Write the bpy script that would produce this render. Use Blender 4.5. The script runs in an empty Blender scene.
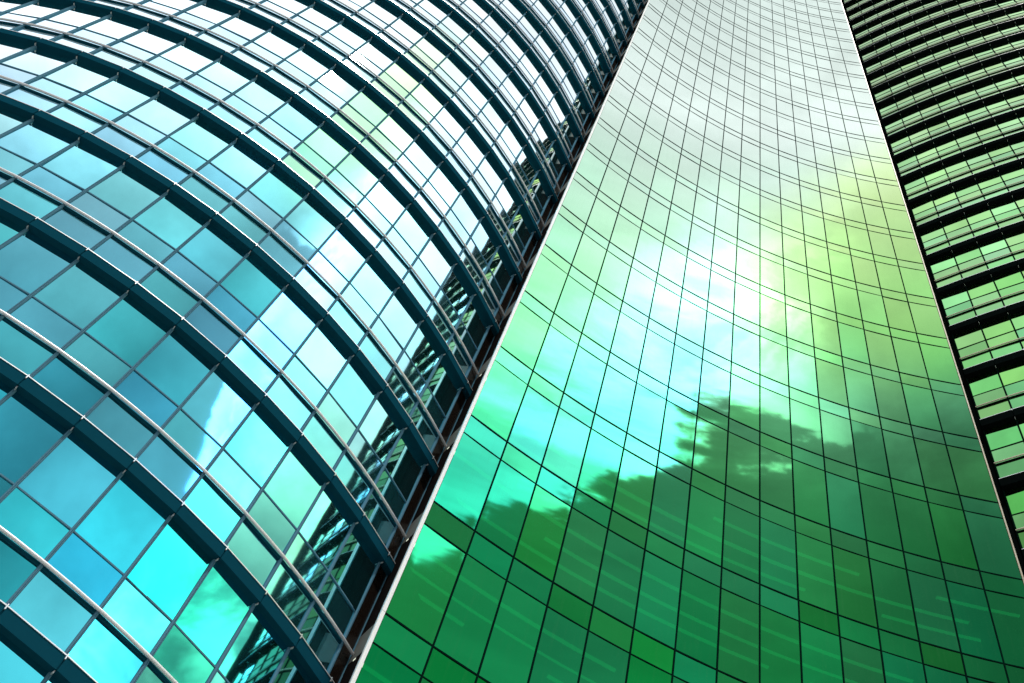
import bpy, bmesh, math, random
from mathutils import Vector, Matrix, Quaternion

random.seed(7)
scene = bpy.context.scene
COL = scene.collection

# ------------------------------------------------------------------ camera
CAMZ = 1.6
ROT = ((0.92310254, -0.3845539, 0.0),
       (-0.32856899, -0.78871353, -0.51958963),
       (0.19981022, 0.47963451, -0.85441595))
FPX = 1062.009
W, H = 1024, 683
cam_d = bpy.data.cameras.new('camera')
cam_d.sensor_width = 36.0
cam_d.lens = FPX / W * 36.0
cam_d.clip_start = 0.1
cam_d.clip_end = 20000
cam = bpy.data.objects.new('camera', cam_d)
COL.objects.link(cam)
m4 = Matrix(ROT).to_4x4()
m4.translation = Vector((0, 0, CAMZ))
cam.matrix_world = m4
scene.camera = cam

# ------------------------------------------------------------------ sun, sky, exposure
SUN_AZ = math.radians(184.0)      # from +Y towards +X
SUN_EL = math.radians(66.0)
sv = Vector((math.sin(SUN_AZ) * math.cos(SUN_EL), math.cos(SUN_AZ) * math.cos(SUN_EL), math.sin(SUN_EL)))
sun_d = bpy.data.lights.new('sun', 'SUN')
sun_d.energy = 3.0
sun_d.angle = math.radians(0.5)
sun_d.color = (1.0, 0.95, 0.86)
sun = bpy.data.objects.new('sun', sun_d)
sun.rotation_euler = sv.to_track_quat('Z', 'Y').to_euler()
sun.location = (0, 0, 200)
COL.objects.link(sun)

scene.view_settings.view_transform = 'Standard'
scene.view_settings.look = 'None'
scene.view_settings.exposure = 0.0
scene.view_settings.gamma = 1.0
scene.view_settings.use_curve_mapping = False


class NT:
    """small helper to write node trees"""
    def __init__(self, tree):
        self.t = tree
        tree.nodes.clear()

    def node(self, typ, **kw):
        n = self.t.nodes.new(typ)
        for k, v in kw.items():
            setattr(n, k, v)
        return n

    def put(self, sock, v):
        if isinstance(v, bpy.types.NodeSocket):
            self.t.links.new(v, sock)
        elif v is not None:
            sock.default_value = v

    def math(self, op, a, b=None, c=None, clamp=False):
        n = self.node('ShaderNodeMath', operation=op)
        n.use_clamp = clamp
        for i, v in enumerate((a, b, c)):
            if v is not None:
                self.put(n.inputs[i], v)
        return n.outputs[0]

    def step(self, v, lo, hi, a=0.0, b=1.0, smooth=True):
        n = self.node('ShaderNodeMapRange')
        n.interpolation_type = 'SMOOTHSTEP' if smooth else 'LINEAR'
        n.clamp = True
        for i, q in enumerate((v, lo, hi, a, b)):
            self.put(n.inputs[i], q)
        return n.outputs[0]

    def mixc(self, f, a, b, blend='MIX'):
        n = self.node('ShaderNodeMix', data_type='RGBA', blend_type=blend)
        self.put(n.inputs[0], f)
        self.put(n.inputs[6], a if not isinstance(a, tuple) else (a + (1,))[:4])
        self.put(n.inputs[7], b if not isinstance(b, tuple) else (b + (1,))[:4])
        return n.outputs[2]

    def noise(self, vec, scale, detail=4, rough=0.55, dist=0.0):
        n = self.node('ShaderNodeTexNoise')
        self.put(n.inputs['Vector'], vec)
        n.inputs['Scale'].default_value = scale
        n.inputs['Detail'].default_value = detail
        n.inputs['Roughness'].default_value = rough
        n.inputs['Distortion'].default_value = dist
        return n.outputs[0]

    def dot(self, vec, c):
        n = self.node('ShaderNodeVectorMath', operation='DOT_PRODUCT')
        self.put(n.inputs[0], vec)
        self.put(n.inputs[1], c)
        return n.outputs['Value']


def azel(az, el):
    """az from -Y towards +X, degrees"""
    a, e = math.radians(az), math.radians(el)
    return Vector((math.sin(a) * math.cos(e), -math.cos(a) * math.cos(e), math.sin(e)))


def build_world():
    w = bpy.data.worlds.new('World')
    scene.world = w
    w.use_nodes = True
    n = NT(w.node_tree)
    out = n.node('ShaderNodeOutputWorld')
    bg = n.node('ShaderNodeBackground')
    bg.inputs['Strength'].default_value = 0.1
    n.t.links.new(bg.outputs[0], out.inputs[0])
    sky = n.node('ShaderNodeTexSky', sky_type='NISHITA')
    sky.sun_disc = False
    sky.sun_elevation = SUN_EL
    sky.sun_rotation = SUN_AZ
    sky.air_density = 1.2
    sky.dust_density = 2.0
    sky.ozone_density = 2.0
    tc = n.node('ShaderNodeTexCoord')
    d = tc.outputs['Generated']
    sep = n.node('ShaderNodeSeparateXYZ')
    n.put(sep.inputs[0], d)
    z = sep.outputs[2]
    sx, sy = sep.outputs[0], sep.outputs[1]
    el = n.math('MULTIPLY', n.math('ARCSINE', z), 57.2958)
    az = n.math('MULTIPLY', n.math('ARCTAN2', sx, n.math('MULTIPLY', sy, -1.0)), 57.2958)
    big = n.math('SUBTRACT', n.noise(d, 3.0, 3, 0.5), 0.5)
    puff = n.math('SUBTRACT', n.noise(d, 9.0, 8, 0.6, 0.3), 0.5)
    # hazy cloud deck that thickens overhead
    e1 = n.math('ADD', el, n.math('ADD', n.math('MULTIPLY', big, 14.0), n.math('MULTIPLY', puff, 13.0)))
    e1 = n.math('ADD', e1, n.math('MULTIPLY', n.step(az, 38, 55), 9.0))
    e1 = n.math('ADD', e1, n.math('MULTIPLY', n.step(az, -5, -45), 4.0))
    lum = n.math('ADD', 0.46, n.math('MULTIPLY', n.step(e1, 40, 54, smooth=False), 0.34))
    lum = n.math('ADD', lum, n.math('MULTIPLY', n.step(e1, 50, 63), 1.05))
    warm = n.step(n.dot(d, tuple(azel(14.5, 64))), 0.991, 0.9988)
    lum = n.math('MULTIPLY', lum, n.math('SUBTRACT', 1.0, n.math('MULTIPLY', warm, 0.02)))
    # dark clear gap below the ragged edge of a cumulus bank towards +X
    edge = n.math('MINIMUM', n.math('ADD', 46.0, n.math('MULTIPLY', n.math('SUBTRACT', 36.9, az), 1.7)), n.step(az, 18, 30, 54.5, 57.0))
    over = n.math('SUBTRACT', n.math('ADD', el, n.math('ADD', n.math('MULTIPLY', big, 6.0), n.math('MULTIPLY', puff, 15.0))), edge)
    gap_az = n.math('MULTIPLY', n.step(az, 8, 17), n.step(az, 47, 39))
    soft = n.step(az, 30, 23, 0.5, 6.0)
    gap = n.math('MULTIPLY', gap_az, n.step(over, soft, n.math('MULTIPLY', soft, -1.0)))
    lum = n.math('ADD', lum, n.math('MULTIPLY', gap, n.math('SUBTRACT', n.math('ADD', n.step(az, 15, 29, 0.27, 0.70), n.math('MULTIPLY', n.step(el, 44, 38, 0.0, 0.22), n.step(az, 18, 27))), lum)))
    rim = n.math('MULTIPLY', n.step(over, -0.2, 0.6), n.step(over, 13.0, 2.0))
    rim = n.math('ADD', rim, n.math('MULTIPLY', n.math('MULTIPLY', n.step(over, -0.1, 0.4), n.step(over, 3.2, 0.7)), 1.2))
    rim = n.math('MULTIPLY', rim, n.math('MULTIPLY', n.step(az, 20, 27), n.step(az, 75, 50)))
    lum = n.math('ADD', lum, n.math('MULTIPLY', rim, 1.5))
    # billowing cumulus tower rising from the bank
    axis = n.math('ADD', az, n.math('MULTIPLY', n.math('SUBTRACT', el, 50.0), 0.62))
    tower = n.math('MULTIPLY', n.step(n.math('ABSOLUTE', n.math('SUBTRACT', n.math('ADD', axis, n.math('MULTIPLY', big, 12.0)), 36.5)), 8.0, 2.0), n.math('MULTIPLY', n.step(over, -0.3, soft), n.step(el, 69, 61)))
    billow = n.step(n.noise(d, 15.0, 9, 0.62, 0.6), 0.44, 0.60)
    lum = n.math('ADD', lum, n.math('MULTIPLY', n.math('MULTIPLY', tower, billow), 3.0))
    lum = n.math('MULTIPLY', lum, n.math('SUBTRACT', 1.0, n.math('MULTIPLY', n.math('MULTIPLY', n.step(az, 24, 16), n.step(az, 6, 13)), n.step(el, 70, 62, 0.0, 0.15))))
    lum = n.math('ADD', lum, n.math('MULTIPLY', n.math('MULTIPLY', n.step(axis, 31, 40), n.step(over, 0.3, 4.5)), n.math('MULTIPLY', n.step(az, 62, 46, 0.0, 1.4), n.step(el, 70, 62))))
    low = n.math('MULTIPLY', n.step(az, 37, 44), n.step(el, 49, 44))
    lum = n.math('ADD', lum, n.math('MULTIPLY', n.math('MULTIPLY', low, n.step(n.noise(d, 7.0, 8, 0.6, 0.4), 0.47, 0.62)), 1.5))
    lum = n.math('MULTIPLY', lum, n.step(el, 62, 77, 1.0, 0.56))
    shade = n.step(n.noise(d, 13.0, 6, 0.6), 0.3, 0.7, 0.84, 1.14)
    lum = n.math('MULTIPLY', n.math('MULTIPLY', lum, shade), 10.0)
    ccol = n.mixc(warm, (0.92, 0.985, 1.04), (0.92, 1.0, 0.52))
    ccol = n.mixc(n.math('MULTIPLY', n.step(az, 44, 60), n.step(el, 58, 44)), ccol, (1.0, 1.0, 0.58))
    ccol = n.mixc(n.math('MULTIPLY', rim, n.math('MULTIPLY', n.step(az, 27, 33), n.step(az, 46, 40))), ccol, (0.8, 1.0, 2.0))
    vm = n.node('ShaderNodeVectorMath', operation='SCALE')
    n.put(vm.inputs[0], ccol)
    n.put(vm.inputs[3], lum)
    col = n.mixc(0.88, sky.outputs[0], vm.outputs[0])
    n.put(bg.inputs['Color'], col)


build_world()

# ------------------------------------------------------------------ materials


def mat_glass(name, tint, edge, frit=0.0, gain=1.0, power=2.2, streak=0.0, see=0.0, wave=0.05, pv=0.0, hue=0.012):
    """coated facade glass: body-tinted mirror that turns clear towards grazing angles"""
    m = bpy.data.materials.new(name)
    m.use_nodes = True
    n = NT(m.node_tree)
    out = n.node('ShaderNodeOutputMaterial')
    at = n.node('ShaderNodeAttribute', attribute_name='rnd')
    rnd = at.outputs['Fac']
    tc = n.node('ShaderNodeTexCoord')
    pos = n.node('ShaderNodeNewGeometry').outputs['Position']
    lw = n.node('ShaderNodeLayerWeight')
    lw.inputs['Blend'].default_value = 0.5
    f = n.math('MULTIPLY', n.math('POWER', lw.outputs['Facing'], power), gain, clamp=True)
    f = n.math('ADD', f, n.math('MULTIPLY', n.math('SUBTRACT', n.math('FRACT', n.math('MULTIPLY', rnd, 13.7)), 0.25), pv), clamp=True)
    # pane to pane coating differences
    hsv = n.node('ShaderNodeHueSaturation')
    n.put(hsv.inputs['Color'], tint + (1,))
    n.put(hsv.inputs['Value'], n.step(rnd, 0, 1, 0.72, 1.12, smooth=False))
    n.put(hsv.inputs['Hue'], n.step(n.math('FRACT', n.math('MULTIPLY', rnd, 7.31)), 0, 1, 0.5 - hue, 0.5 + hue, smooth=False))
    c = n.mixc(f, hsv.outputs[0], edge)
    # wavy float glass
    wav = n.noise(pos, 0.55, 2, 0.5)
    bump = n.node('ShaderNodeBump')
    bump.inputs['Strength'].default_value = wave
    bump.inputs['Distance'].default_value = 0.10
    n.put(bump.inputs['Height'], wav)
    gl = n.node('ShaderNodeBsdfGlossy')
    n.put(gl.inputs['Color'], c)
    n.put(gl.inputs['Roughness'], 0.02 + 0.12 * frit)
    n.put(gl.inputs['Normal'], bump.outputs[0])
    df = n.node('ShaderNodeBsdfDiffuse')
    # dust and run marks
    mp = n.node('ShaderNodeMapping')
    mp.inputs['Scale'].default_value = (6.0, 6.0, 0.35)
    n.put(mp.inputs['Vector'], pos)
    run = n.step(n.noise(mp.outputs[0], 1.6, 5, 0.65), 0.48, 0.72)
    dc = n.mixc(run, tuple(0.45 * q + 0.03 for q in tint), tuple(0.5 * q + 0.09 for q in tint))
    n.put(df.inputs['Color'], dc)
    mx = n.node('ShaderNodeMixShader')
    n.put(mx.inputs[0], n.math('ADD', 0.02 + frit, n.math('MULTIPLY', run, streak)))
    n.t.links.new(gl.outputs[0], mx.inputs[1])
    n.t.links.new(df.outputs[0], mx.inputs[2])
    res = mx.outputs[0]
    if see > 0:
        tr = n.node('ShaderNodeBsdfTransparent')
        n.put(tr.inputs['Color'], tuple(min(1, q * 1.6) for q in tint) + (1,))
        m2 = n.node('ShaderNodeMixShader')
        n.put(m2.inputs[0], see)
        n.t.links.new(res, m2.inputs[1])
        n.t.links.new(tr.outputs[0], m2.inputs[2])
        res = m2.outputs[0]
    n.t.links.new(res, out.inputs[0])
    return m


def mat_plain(name, col, metallic=0.0, rough=0.5, var=0.15, scale=3.0, spec=0.5):
    m = bpy.data.materials.new(name)
    m.use_nodes = True
    n = NT(m.node_tree)
    out = n.node('ShaderNodeOutputMaterial')
    if spec < 0.2:
        p = n.node('ShaderNodeBsdfDiffuse')
        pos = n.node('ShaderNodeNewGeometry').outputs['Position']
        nz = n.noise(pos, scale, 5, 0.6)
        n.put(p.inputs['Color'], n.mixc(nz, tuple(q * (1 - var) for q in col), tuple(min(1, q * (1 + var)) for q in col)))
        n.t.links.new(p.outputs[0], out.inputs[0])
        return m
    p = n.node('ShaderNodeBsdfPrincipled')
    pos = n.node('ShaderNodeNewGeometry').outputs['Position']
    nz = n.noise(pos, scale, 5, 0.6)
    n.put(p.inputs['Base Color'], n.mixc(nz, tuple(q * (1 - var) for q in col), tuple(min(1, q * (1 + var)) for q in col)))
    p.inputs['Metallic'].default_value = metallic
    n.put(p.inputs['Roughness'], n.step(nz, 0.2, 0.8, max(0.03, rough - 0.08), rough + 0.08))
    p.inputs['Specular IOR Level'].default_value = spec
    n.t.links.new(p.outputs[0], out.inputs[0])
    return m


M = {
    'left_vision': mat_glass('cyan vision glass', (0.010, 0.88, 1.0), (0.93, 1.0, 1.0), power=3.0, gain=2.8, wave=0.012, pv=0.14, hue=0.02),
    'left_spandrel': mat_glass('cyan spandrel glass', (0.04, 0.68, 0.82), (0.80, 0.92, 1.0), frit=0.05, power=3.0, gain=2.8, wave=0.012, pv=0.14, hue=0.02),
    'mid_glass': mat_glass('green mirror glass', (0.004, 0.36, 0.085), (0.90, 1.0, 0.90), power=6.4, gain=7.6, streak=0.04, see=0.12, wave=0.012, pv=0.02, hue=0.016),
    'right_vision': mat_glass('leaf green vision glass', (0.08, 0.42, 0.05), (0.66, 0.82, 0.54), power=3.0, gain=1.6, wave=0.03, pv=0.12, hue=0.035),
    'right_spandrel': mat_glass('leaf green spandrel glass', (0.06, 0.33, 0.06), (0.56, 0.72, 0.48), frit=0.04, power=3.0, gain=1.6, wave=0.03, pv=0.12, hue=0.035),
    'fin': mat_plain('dark teal painted aluminium', (0.004, 0.052, 0.082), 0.0, 0.55, var=0.06, spec=0.1),
    'fin_black': mat_plain('black painted aluminium', (0.003, 0.005, 0.005), 0.0, 0.6, spec=0.06),
    'fin_edge': mat_plain('pale anodised edge', (0.75, 0.78, 0.80), 0.5, 0.35),
    'mullion': mat_plain('slate blue mullion paint', (0.085, 0.20, 0.28), 0.0, 0.5, var=0.08, spec=0.1),
    'mullion_green': mat_plain('dark green gasket', (0.002, 0.012, 0.009), 0.0, 0.6, spec=0.05),
    'tube': mat_plain('brushed steel tube', (0.80, 0.80, 0.83), 0.3, 0.38, var=0.03),
    'tube_cream': mat_plain('cream painted tube', (0.74, 0.68, 0.52), 0.1, 0.4, var=0.03),
    'trim': mat_plain('white edge trim', (0.84, 0.84, 0.83), 0.0, 0.35, var=0.05),
    'trim_cream': mat_plain('cream edge trim', (0.42, 0.36, 0.25), 0.0, 0.35, var=0.05),
    'cladding': mat_plain('brown glazed cladding', (0.012, 0.008, 0.006), 0.0, 0.25, var=0.5, scale=0.5, spec=0.5),
    'core': mat_plain('dark brown cladding', (0.012, 0.010, 0.010), 0.0, 0.4, spec=0.1),
    'slab': mat_plain('grey slab and ceiling', (0.12, 0.13, 0.12), 0.0, 0.8),
    'roof': mat_plain('roof membrane', (0.2, 0.2, 0.2), 0.0, 0.8),
    'paving': mat_plain('grey stone paving', (0.24, 0.235, 0.225), 0.0, 0.8, scale=0.6),
    'asphalt': mat_plain('asphalt', (0.05, 0.05, 0.052), 0.0, 0.9),
    'concrete': mat_plain('weathered concrete', (0.16, 0.16, 0.155), 0.0, 0.8),
    'dark_window': mat_plain('dark ribbon glass', (0.02, 0.025, 0.025), 0.0, 0.06, spec=0.8),
}

lm = bpy.data.materials.new('ceiling lamp')
lm.use_nodes = True
q = NT(lm.node_tree)
e_ = q.node('ShaderNodeEmission')
e_.inputs['Color'].default_value = (0.95, 1.0, 0.80, 1)
e_.inputs['Strength'].default_value = 1.0
q.t.links.new(e_.outputs[0], q.node('ShaderNodeOutputMaterial').inputs[0])
M['lamp'] = lm

# ------------------------------------------------------------------ object helpers


def tag(o, label=None, cat=None, group=None, kind=None):
    if label: o['label'] = label
    if cat: o['category'] = cat
    if group: o['group'] = group
    if kind: o['kind'] = kind
    return o


def empty(name, loc):
    o = bpy.data.objects.new(name, None)
    o.location = loc
    COL.objects.link(o)
    return o


class MB:
    """collects polygons, then links them as one mesh object"""
    def __init__(self):
        self.v, self.f, self.mi, self.r = [], [], [], []

    def poly(self, pts, mi=0, rnd=0.5):
        b = len(self.v)
        self.v += [tuple(p) for p in pts]
        self.f.append(tuple(range(b, b + len(pts))))
        self.mi.append(mi)
        self.r.append(rnd)

    def pane(self, pts, rnd):
        if len(pts) == 4:
            return self.poly(pts, 0, rnd)
        b = len(self.v)
        k = len(pts) // 2
        self.v += [tuple(p) for p in pts]
        for i in range(k - 1):
            self.f.append((b + i, b + i + 1, b + 2 * k - 2 - i, b + 2 * k - 1 - i))
            self.mi.append(0)
            self.r.append(rnd)

    def hexa(self, p, mi=0):
        """p: 8 points, bottom ring 0-3, top ring 4-7, counter-clockwise from outside-above"""
        b = len(self.v)
        self.v += [tuple(q) for q in p]
        for q in ((3, 2, 1, 0), (4, 5, 6, 7), (0, 1, 5, 4), (1, 2, 6, 5), (2, 3, 7, 6), (3, 0, 4, 7)):
            self.f.append(tuple(b + i for i in q))
            self.mi.append(mi)
            self.r.append(0.5)

    def ring(self, rings, mi=0, caps=True):
        """loft a list of closed rings"""
        b = len(self.v)
        k = len(rings[0])
        for r in rings:
            self.v += [tuple(q) for q in r]
        for i in range(len(rings) - 1):
            for a in range(k):
                c = (a + 1) % k
                self.f.append((b + i * k + a, b + i * k + c, b + (i + 1) * k + c, b + (i + 1) * k + a))
                self.mi.append(mi)
                self.r.append(0.5)
        if caps:
            self.f.append(tuple(b + a for a in reversed(range(k)))); self.mi.append(mi); self.r.append(0.5)
            e = b + (len(rings) - 1) * k
            self.f.append(tuple(e + a for a in range(k))); self.mi.append(mi); self.r.append(0.5)

    def build(self, name, mats, parent=None, smooth=False):
        me = bpy.data.meshes.new(name)
        off = parent.location if (parent is not None and parent.type == 'EMPTY') else Vector((0, 0, 0))
        if parent is not None and parent.parent is not None:
            off = parent.parent.location
        me.from_pydata([(x - off[0], y - off[1], z - off[2]) for x, y, z in self.v], [], self.f)
        if not isinstance(mats, (list, tuple)):
            mats = [mats]
        for mm in mats:
            me.materials.append(mm)
        me.polygons.foreach_set('material_index', self.mi)
        a = me.attributes.new('rnd', 'FLOAT', 'FACE')
        a.data.foreach_set('value', self.r)
        if smooth:
            me.polygons.foreach_set('use_smooth', [True] * len(me.polygons))
        me.validate()
        bm = bmesh.new()
        bm.from_mesh(me)
        if not name.startswith(('window_pane', 'spandrel')):
            bmesh.ops.recalc_face_normals(bm, faces=bm.faces)
        bm.to_mesh(me)
        bm.free()
        o = bpy.data.objects.new(name, me)
        COL.objects.link(o)
        if parent is not None:
            o.parent = parent
        return o


class Arc:
    """a vertical curved facade: column joints j, outward offset d, height z"""
    def __init__(self, cx, cy, R, p0, dp):
        self.cx, self.cy, self.R, self.p0, self.dp = cx, cy, R, p0, dp

    def at(self, j, d, z):
        a = self.p0 + self.dp * j
        r = self.R + d
        return Vector((self.cx + r * math.sin(a), self.cy - r * math.cos(a), z))

    def out(self, j):
        a = self.p0 + self.dp * j
        return Vector((math.sin(a), -math.cos(a), 0)) * (1 if self.R > 0 else 1)

    def side(self, j):
        """tangent towards growing j"""
        a = self.p0 + self.dp * j
        s = 1 if self.dp * self.R > 0 else -1
        return Vector((math.cos(a), math.sin(a), 0)) * s

    def box(self, mb, j0, j1, d0, d1, z0, z1, mi=0):
        a, b = self.at(j0, d0, 0), self.at(j1, d0, 0)
        c, e = self.at(j1, d1, 0), self.at(j0, d1, 0)
        ps = [e, c, b, a]
        mb.hexa([Vector((q.x, q.y, z0)) for q in ps] + [Vector((q.x, q.y, z1)) for q in ps], mi)

    def post(self, mb, j, w, d0, d1, z0, z1, mi=0):
        o, s = self.out(j), self.side(j)
        p = self.at(j, 0, 0)
        ps = [p + o * d1 - s * w / 2, p + o * d1 + s * w / 2, p + o * d0 + s * w / 2, p + o * d0 - s * w / 2]
        mb.hexa([Vector((q.x, q.y, z0)) for q in ps] + [Vector((q.x, q.y, z1)) for q in ps], mi)

    def profile(self, mb, j, prof, z0, z1, mi=0):
        """extrude a plan profile [(side, out)] upwards"""
        o, s = self.out(j), self.side(j)
        p = self.at(j, 0, 0)
        r0 = [Vector(((p + o * b + s * a).x, (p + o * b + s * a).y, z0)) for a, b in prof]
        mb.ring([r0, [Vector((q.x, q.y, z1)) for q in r0]], mi)

    def pane(self, j0, j1, z0, z1, tilt=0.002, back=0.0):
        a, b = self.at(j0, -back, 0), self.at(j1, -back, 0)
        o = self.out((j0 + j1) / 2)
        w = (b - a).length
        h = z1 - z0
        tx, tz = random.gauss(0, tilt), random.gauss(0, tilt)
        pts = []
        for p, z, u, v in ((a, z0, -1, -1), (b, z0, 1, -1), (b, z1, 1, 1), (a, z1, -1, 1)):
            q = p + o * (u * w / 2 * tx + v * h / 2 * tz)
            pts.append(Vector((q.x, q.y, z)))
        return pts


def curved_pane(arc, j0, j1, z0, z1, tilt=0.002, seg=8):
    """cold-bent pane: strips that follow the arc, leaning a hair in or out"""
    tz = random.gauss(0, tilt) * (z1 - z0) / 2
    tx = random.gauss(0, tilt)
    us = [i / seg for i in range(seg + 1)]
    lo = [arc.at(j0 + (j1 - j0) * u, -tz + (u - 0.5) * tx, z0) for u in us]
    hi = [arc.at(j0 + (j1 - j0) * u, tz + (u - 0.5) * tx, z1) for u in us]
    return lo + hi[::-1]


RT = Matrix(ROT).transposed()


def px(p):
    c = RT @ (Vector(p) - Vector((0, 0, CAMZ)))
    if c.z > -0.1:
        return None
    return (W / 2 - FPX * c.x / c.z, H / 2 + FPX * c.y / c.z)


def area(pts):
    k = len(pts) // 2
    q = [px(p) for p in (pts[0], pts[k - 1], pts[k], pts[-1])]
    if any(t is None for t in q):
        return 0
    q = [(min(max(x, 0), W), min(max(y, 0), H)) for x, y in q]
    return abs(sum(q[i][0] * q[(i + 1) % 4][1] - q[(i + 1) % 4][0] * q[i][1] for i in range(4))) / 2


def pane_parts(panes, name, mat, parent):
    """the 100 panes that show largest become parts, the rest one part"""
    panes = sorted(panes, key=lambda p: -area(p[0]))
    for pts, r in panes[:100]:
        mb = MB()
        mb.pane(pts, r)
        mb.build(name, mat, parent, smooth=len(pts) > 4)
    mb = MB()
    for pts, r in panes[100:]:
        mb.pane(pts, r)
    smooth = len(panes[0][0]) > 4
    o = mb.build(name + '_field', mat, parent, smooth=smooth)
    o['kind'] = 'stuff'


FLOOR = 4.0

# ------------------------------------------------------------------ ground
g = MB()
S = 3000
g.poly([(-S, -S, 0), (S, -S, 0), (S, S, 0), (-S, S, 0)])
tag(g.build('ground', M['paving']), kind='structure')
rd = MB()
rd.poly([(-400, -19, 0.004), (400, -19, 0.004), (400, -8, 0.004), (-400, -8, 0.004)])
tag(rd.build('road', M['asphalt']), kind='structure')


# ------------------------------------------------------------------ drum-shaped towers
def drum(root, arc, base, j_first, j_last, k0, k1, mats, fin_h, fin_p, fin_end, tube_end, tube_r, back_span, fin_z=1.69):
    """base: height of the transom of floor 0; panes run j_first..j_last"""
    zt = base + FLOOR * k1 + 2.0
    # body behind the glass
    mb = MB()
    ring = [arc.at(j_first - 0.0 + (j_last + back_span - j_first) * i / 60, -0.12, 0) for i in range(61)]
    inner = Vector((arc.cx, arc.cy, 0))
    if arc.R < 30:
        rr = [arc.at(j_first + (2 * math.pi / abs(arc.dp)) * i / 96, -0.12, 0) for i in range(96)]
    else:
        rr = ring + [ring[-1] + Vector((14, 14, 0)), ring[0] + Vector((14, 14, 0))]
    mb.ring([[Vector((q.x, q.y, 0.0)) for q in rr], [Vector((q.x, q.y, zt)) for q in rr]])
    mb.build('wall', M['core'], root)
    mb = MB()
    cc = sum(rr, Vector((0, 0, 0))) / len(rr)
    rr2 = [cc + (q - cc) * 1.0 for q in rr]
    mb.ring([[Vector((q.x, q.y, zt + 0.003)) for q in rr2], [Vector((q.x, q.y, zt + 0.4)) for q in rr2]])
    mb.build('roof', M['roof'], root)
    # dark cladding beside the last bay
    vis, spa = [], []
    for k in range(k0, k1 + 1):
        T = base + FLOOR * k
        for j in range(j_first, j_last):
            # vision pane runs from transom up to the sunshade, two spandrel panes above
            r = random.random
            vis.append((arc.pane(j, j + 1, T, T + 1.82, 0.008), r()))
            spa.append((arc.pane(j, j + 1, T + 1.82, T + 3.0, 0.006, 0.006), r()))
            spa.append((arc.pane(j, j + 1, T + 3.0, T + 4.0, 0.006, 0.006), r()))
    pane_parts(vis, 'window_pane', M[mats['vision']], root)
    pane_parts(spa, 'spandrel_panel', M[mats['spandrel']], root)
    prof = [(-0.036, -0.05), (-0.036, 0.02), (-0.016, 0.05), (-0.005, 0.05), (-0.005, 0.035), (0.005, 0.035), (0.005, 0.05),
            (0.016, 0.05), (0.036, 0.02), (0.036, -0.05)]
    for j in range(j_first, j_last + 1):
        mb = MB()
        arc.profile(mb, j, prof, 0.0, zt)
        mb.build('mullion', M[mats['mullion']], root)
    for k in range(k0, k1 + 1):
        T = base + FLOOR * k
        mb = MB()
        for j in range(j_first, j_last):
            arc.box(mb, j, j + 1, -0.04, 0.016, T - 0.016, T + 0.016)
        mb.build('transom', M[mats['mullion']], root)
        mb = MB()
        for j in range(j_first, j_last):
            arc.box(mb, j, j + 1, -0.04, 0.024, T + 3.0, T + 3.085)  # added dark strip: stands in for shade under the tube, covers its reflection
        mb.build('rail_shade_strip', M[mats['fin']], root)
        # rail tube standing off the glass
        zr = T + 3.095
        mb = MB()
        js = [j_first + i * 0.5 for i in range(int((tube_end - j_first) / 0.5) + 1)]
        js[-1] = tube_end
        rings = []
        for j in js:
            o = arc.out(j)
            p = arc.at(j, 0.07, zr)
            rings.append([p + o * (tube_r * math.cos(t)) + Vector((0, 0, tube_r * math.sin(t)))
                          for t in [2 * math.pi * i / 12 for i in range(12)]])
        mb.ring(rings)
        for j in range(j_first, j_last + 1):
            arc.post(mb, j, 0.022, 0.03, 0.07, zr - 0.02, zr + 0.02, 1)
        mb.build('rail', [M[mats['tube']], M[mats['mullion']]], root)
        # sunshade fin, one box section per bay with open joints and pale clips
        zb = T + fin_z
        mb = MB()
        j = j_first
        while j < fin_end - 1e-6:
            j1 = min(j + 1, fin_end)
            g0 = 0.011
            a, b = j + g0, j1 - g0
            arc.box(mb, a, b, -0.02, fin_p, zb, zb + fin_h, 0)
            arc.box(mb, a, b, fin_p - 0.03, fin_p + 0.012, zb + fin_h, zb + fin_h + 0.022, 1)
            if j > j_first:
                arc.post(mb, j, 0.016, 0.02, fin_p - 0.02, zb + 0.02, zb + fin_h - 0.02, 0)
                arc.post(mb, j, 0.02, fin_p - 0.05, fin_p + 0.015, zb + fin_h - 0.06, zb + fin_h + 0.05, 1)
                arc.post(mb, j, 0.02, fin_p - 0.17, fin_p - 0.06, zb - 0.035, zb + 0.02, 1)
            j = j1
        mb.build('sunshade', [M[mats['fin']], M['fin_edge']], root)
    return zt


LEFT = Arc(-13.1343, 29.9595, 16.9349, 0.232355, 0.0719673)
left_root = empty('office_tower', (LEFT.cx, LEFT.cy, 0))
tag(left_root, 'convex tower of cyan glass ringed by dark teal sunshades and shiny rail tubes', 'tower')
zt_left = drum(left_root, LEFT, 12.6777 + CAMZ, -13, 8, -3, 21,
     dict(vision='left_vision', spandrel='left_spandrel', mullion='mullion', fin='fin', tube='tube'),
     0.29, 0.175, 8.42, 8.55, 0.036, 2.0)
mb = MB()
for a, b in ((8.06, 8.6), (8.6, 9.4)):
    LEFT.box(mb, a, b, -0.10, 0.0, 0.0, zt_left)
mb.build('corner_cladding', M['cladding'], left_root)
mb = MB()
LEFT.profile(mb, 8.34, [(-0.012, -0.02), (-0.012, 0.03), (0.012, 0.03), (0.012, -0.02)], 0, zt_left)
mb.build('cladding_joint', M['mullion'], left_root)

RIGHT = Arc(62.6805, 54.4633, 56.8550, -0.886656, 0.0220657)
right_root = empty('office_tower', (24.0, 24.0, 0))
tag(right_root, 'tower of yellow-green glass crossed by thick black sunshades and thin cream rails', 'tower')
zt_right = drum(right_root, RIGHT, 36.6010 + CAMZ, 0, 16, -9, 25,
     dict(vision='right_vision', spandrel='right_spandrel', mullion='mullion_green', fin='fin_black', tube='tube_cream'),
     0.44, 0.24, 16, 16, 0.03, 3.0, 1.42)

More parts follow.
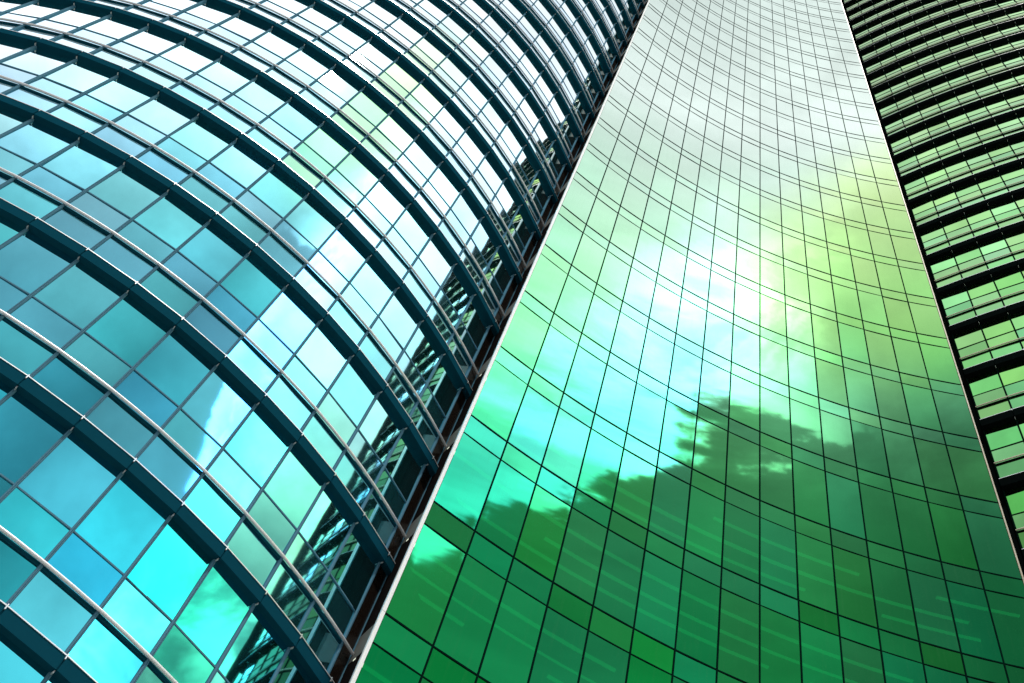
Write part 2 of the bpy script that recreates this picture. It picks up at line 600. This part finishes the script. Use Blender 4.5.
mb = MB()
for a, b in ((-1.6, -0.8), (-0.8, -0.02)):
    RIGHT.box(mb, a, b, -0.12, -0.01, 0.0, zt_right)
mb.build('corner_cladding', M['fin_black'], right_root)

# ------------------------------------------------------------------ the concave slab between them
MID = Arc(9.71700, -12.55925, -31.73016, 0.317502, -0.0381505)


class Concave(Arc):
    """the camera stands on the inner side of this arc"""
    def at(self, j, d, z):
        a = self.p0 + self.dp * j
        r = self.R + d
        return Vector((self.cx + r * math.sin(a), self.cy - r * math.cos(a), z))

    def out(self, j):
        a = self.p0 + self.dp * j
        return Vector((math.sin(a), -math.cos(a), 0))

    def side(self, j):
        a = self.p0 + self.dp * j
        return Vector((math.cos(a), math.sin(a), 0))


MID = Concave(9.71700, -12.55925, -31.73016, 0.317502, -0.0381505)
mid_root = empty('glass_tower', (9, 25, 0))
tag(mid_root, 'tall concave curtain wall tower of smooth green mirror glass with white edge trims', 'tower')
LINE0 = 20.3464 + CAMZ
GAP = 0.8745
K0, K1 = -5, 31
zt = LINE0 + FLOOR * K1
JL, JR = -0.066, 15.085
IN = -3.6
body = [MID.at(JL + (JR - JL) * i / 60, IN, 0) for i in range(61)]
body = [MID.at(-0.12, -0.06, 0), MID.at(-0.06, -0.06, 0)] + body + [MID.at(15.08, -0.06, 0), MID.at(15.12, -0.06, 0)]
back = [Vector((body[-1].x + 1.6, body[-1].y + 9, 0)), Vector((body[0].x + 0.15, body[0].y + 13, 0))]
rr = body + back
mb = MB()
mb.ring([[Vector((q.x, q.y, 0)) for q in rr], [Vector((q.x, q.y, zt + 1.5)) for q in rr]])
mb.build('wall', M['core'], mid_root)
mb = MB()
mb.ring([[Vector((q.x, q.y, zt + 1.503)) for q in rr], [Vector((q.x, q.y, zt + 1.9)) for q in rr]])
mb.build('roof', M['roof'], mid_root)
panes = []
cols = [JL] + list(range(1, 15)) + [JR]
for k in range(K0, K1 + 1):
    zu = LINE0 + FLOOR * k
    for a, b in zip(cols[:-1], cols[1:]):
        panes.append((curved_pane(MID, a, b, zu - GAP, zu), random.random()))
        panes.append((curved_pane(MID, a, b, zu - FLOOR, zu - GAP), random.random()))
pane_parts(panes, 'window_pane', M['mid_glass'], mid_root)
for j in range(1, 15):
    mb = MB()
    MID.post(mb, j, 0.045, -0.05, 0.016, 0, zt)
    mb.build('mullion', M['mullion_green'], mid_root)
for k in range(K0, K1 + 1):
    zu = LINE0 + FLOOR * k
    for z, hh, pr in ((zu, 0.022, 0.013), (zu - GAP, 0.014, 0.011)):
        mb = MB()
        for a, b in zip(cols[:-1], cols[1:]):
            MID.box(mb, a, b, -0.05, pr, z - hh, z + hh)
        mb.build('transom', M['mullion_green'], mid_root)
# floor slabs and lit ceilings that show through the mirror glass
for k in range(K0, K1 + 1):
    zu = LINE0 + FLOOR * k
    mb = MB()
    for a, b in zip(cols[:-1], cols[1:]):
        MID.box(mb, a, b, IN - 0.05, -0.12, zu - GAP + 0.02, zu - 0.02)
    mb.build('floor_slab', M['slab'], mid_root)
    if k < 3:
        mb = MB()
        beam = MB()
        for d0, d1, keep in ((-0.80, -0.70, 0.75), (-1.50, -1.25, 0.85), (-2.1, -2.0, 0.6)):
            on = True
            for c in range(15):
                if random.random() < 0.35:
                    on = random.random() < keep
                if on:
                    MID.box(mb, cols[c], cols[c + 1], d0, d1, zu - GAP - 0.02, zu - GAP + 0.018)
        for c in range(15):
            MID.box(beam, cols[c], cols[c + 1], -1.15, -0.95, zu - GAP - 0.28, zu - GAP + 0.018)
        beam.build('ceiling_beam', M['core'], mid_root)
        mb.build('ceiling_light', M['lamp'], mid_root)
for (a, b, mt, pr) in ((-0.16, -0.082, 'trim', 0.03), (15.10, 15.145, 'trim_cream', 0.015)):
    mb = MB()
    for k in range(K0, K1 + 1):
        z1 = LINE0 + FLOOR * k
        MID.box(mb, a, b, -0.05, pr, max(0, z1 - FLOOR + 0.006), z1 - 0.006)
    mb.build('edge_trim', M[mt], mid_root)
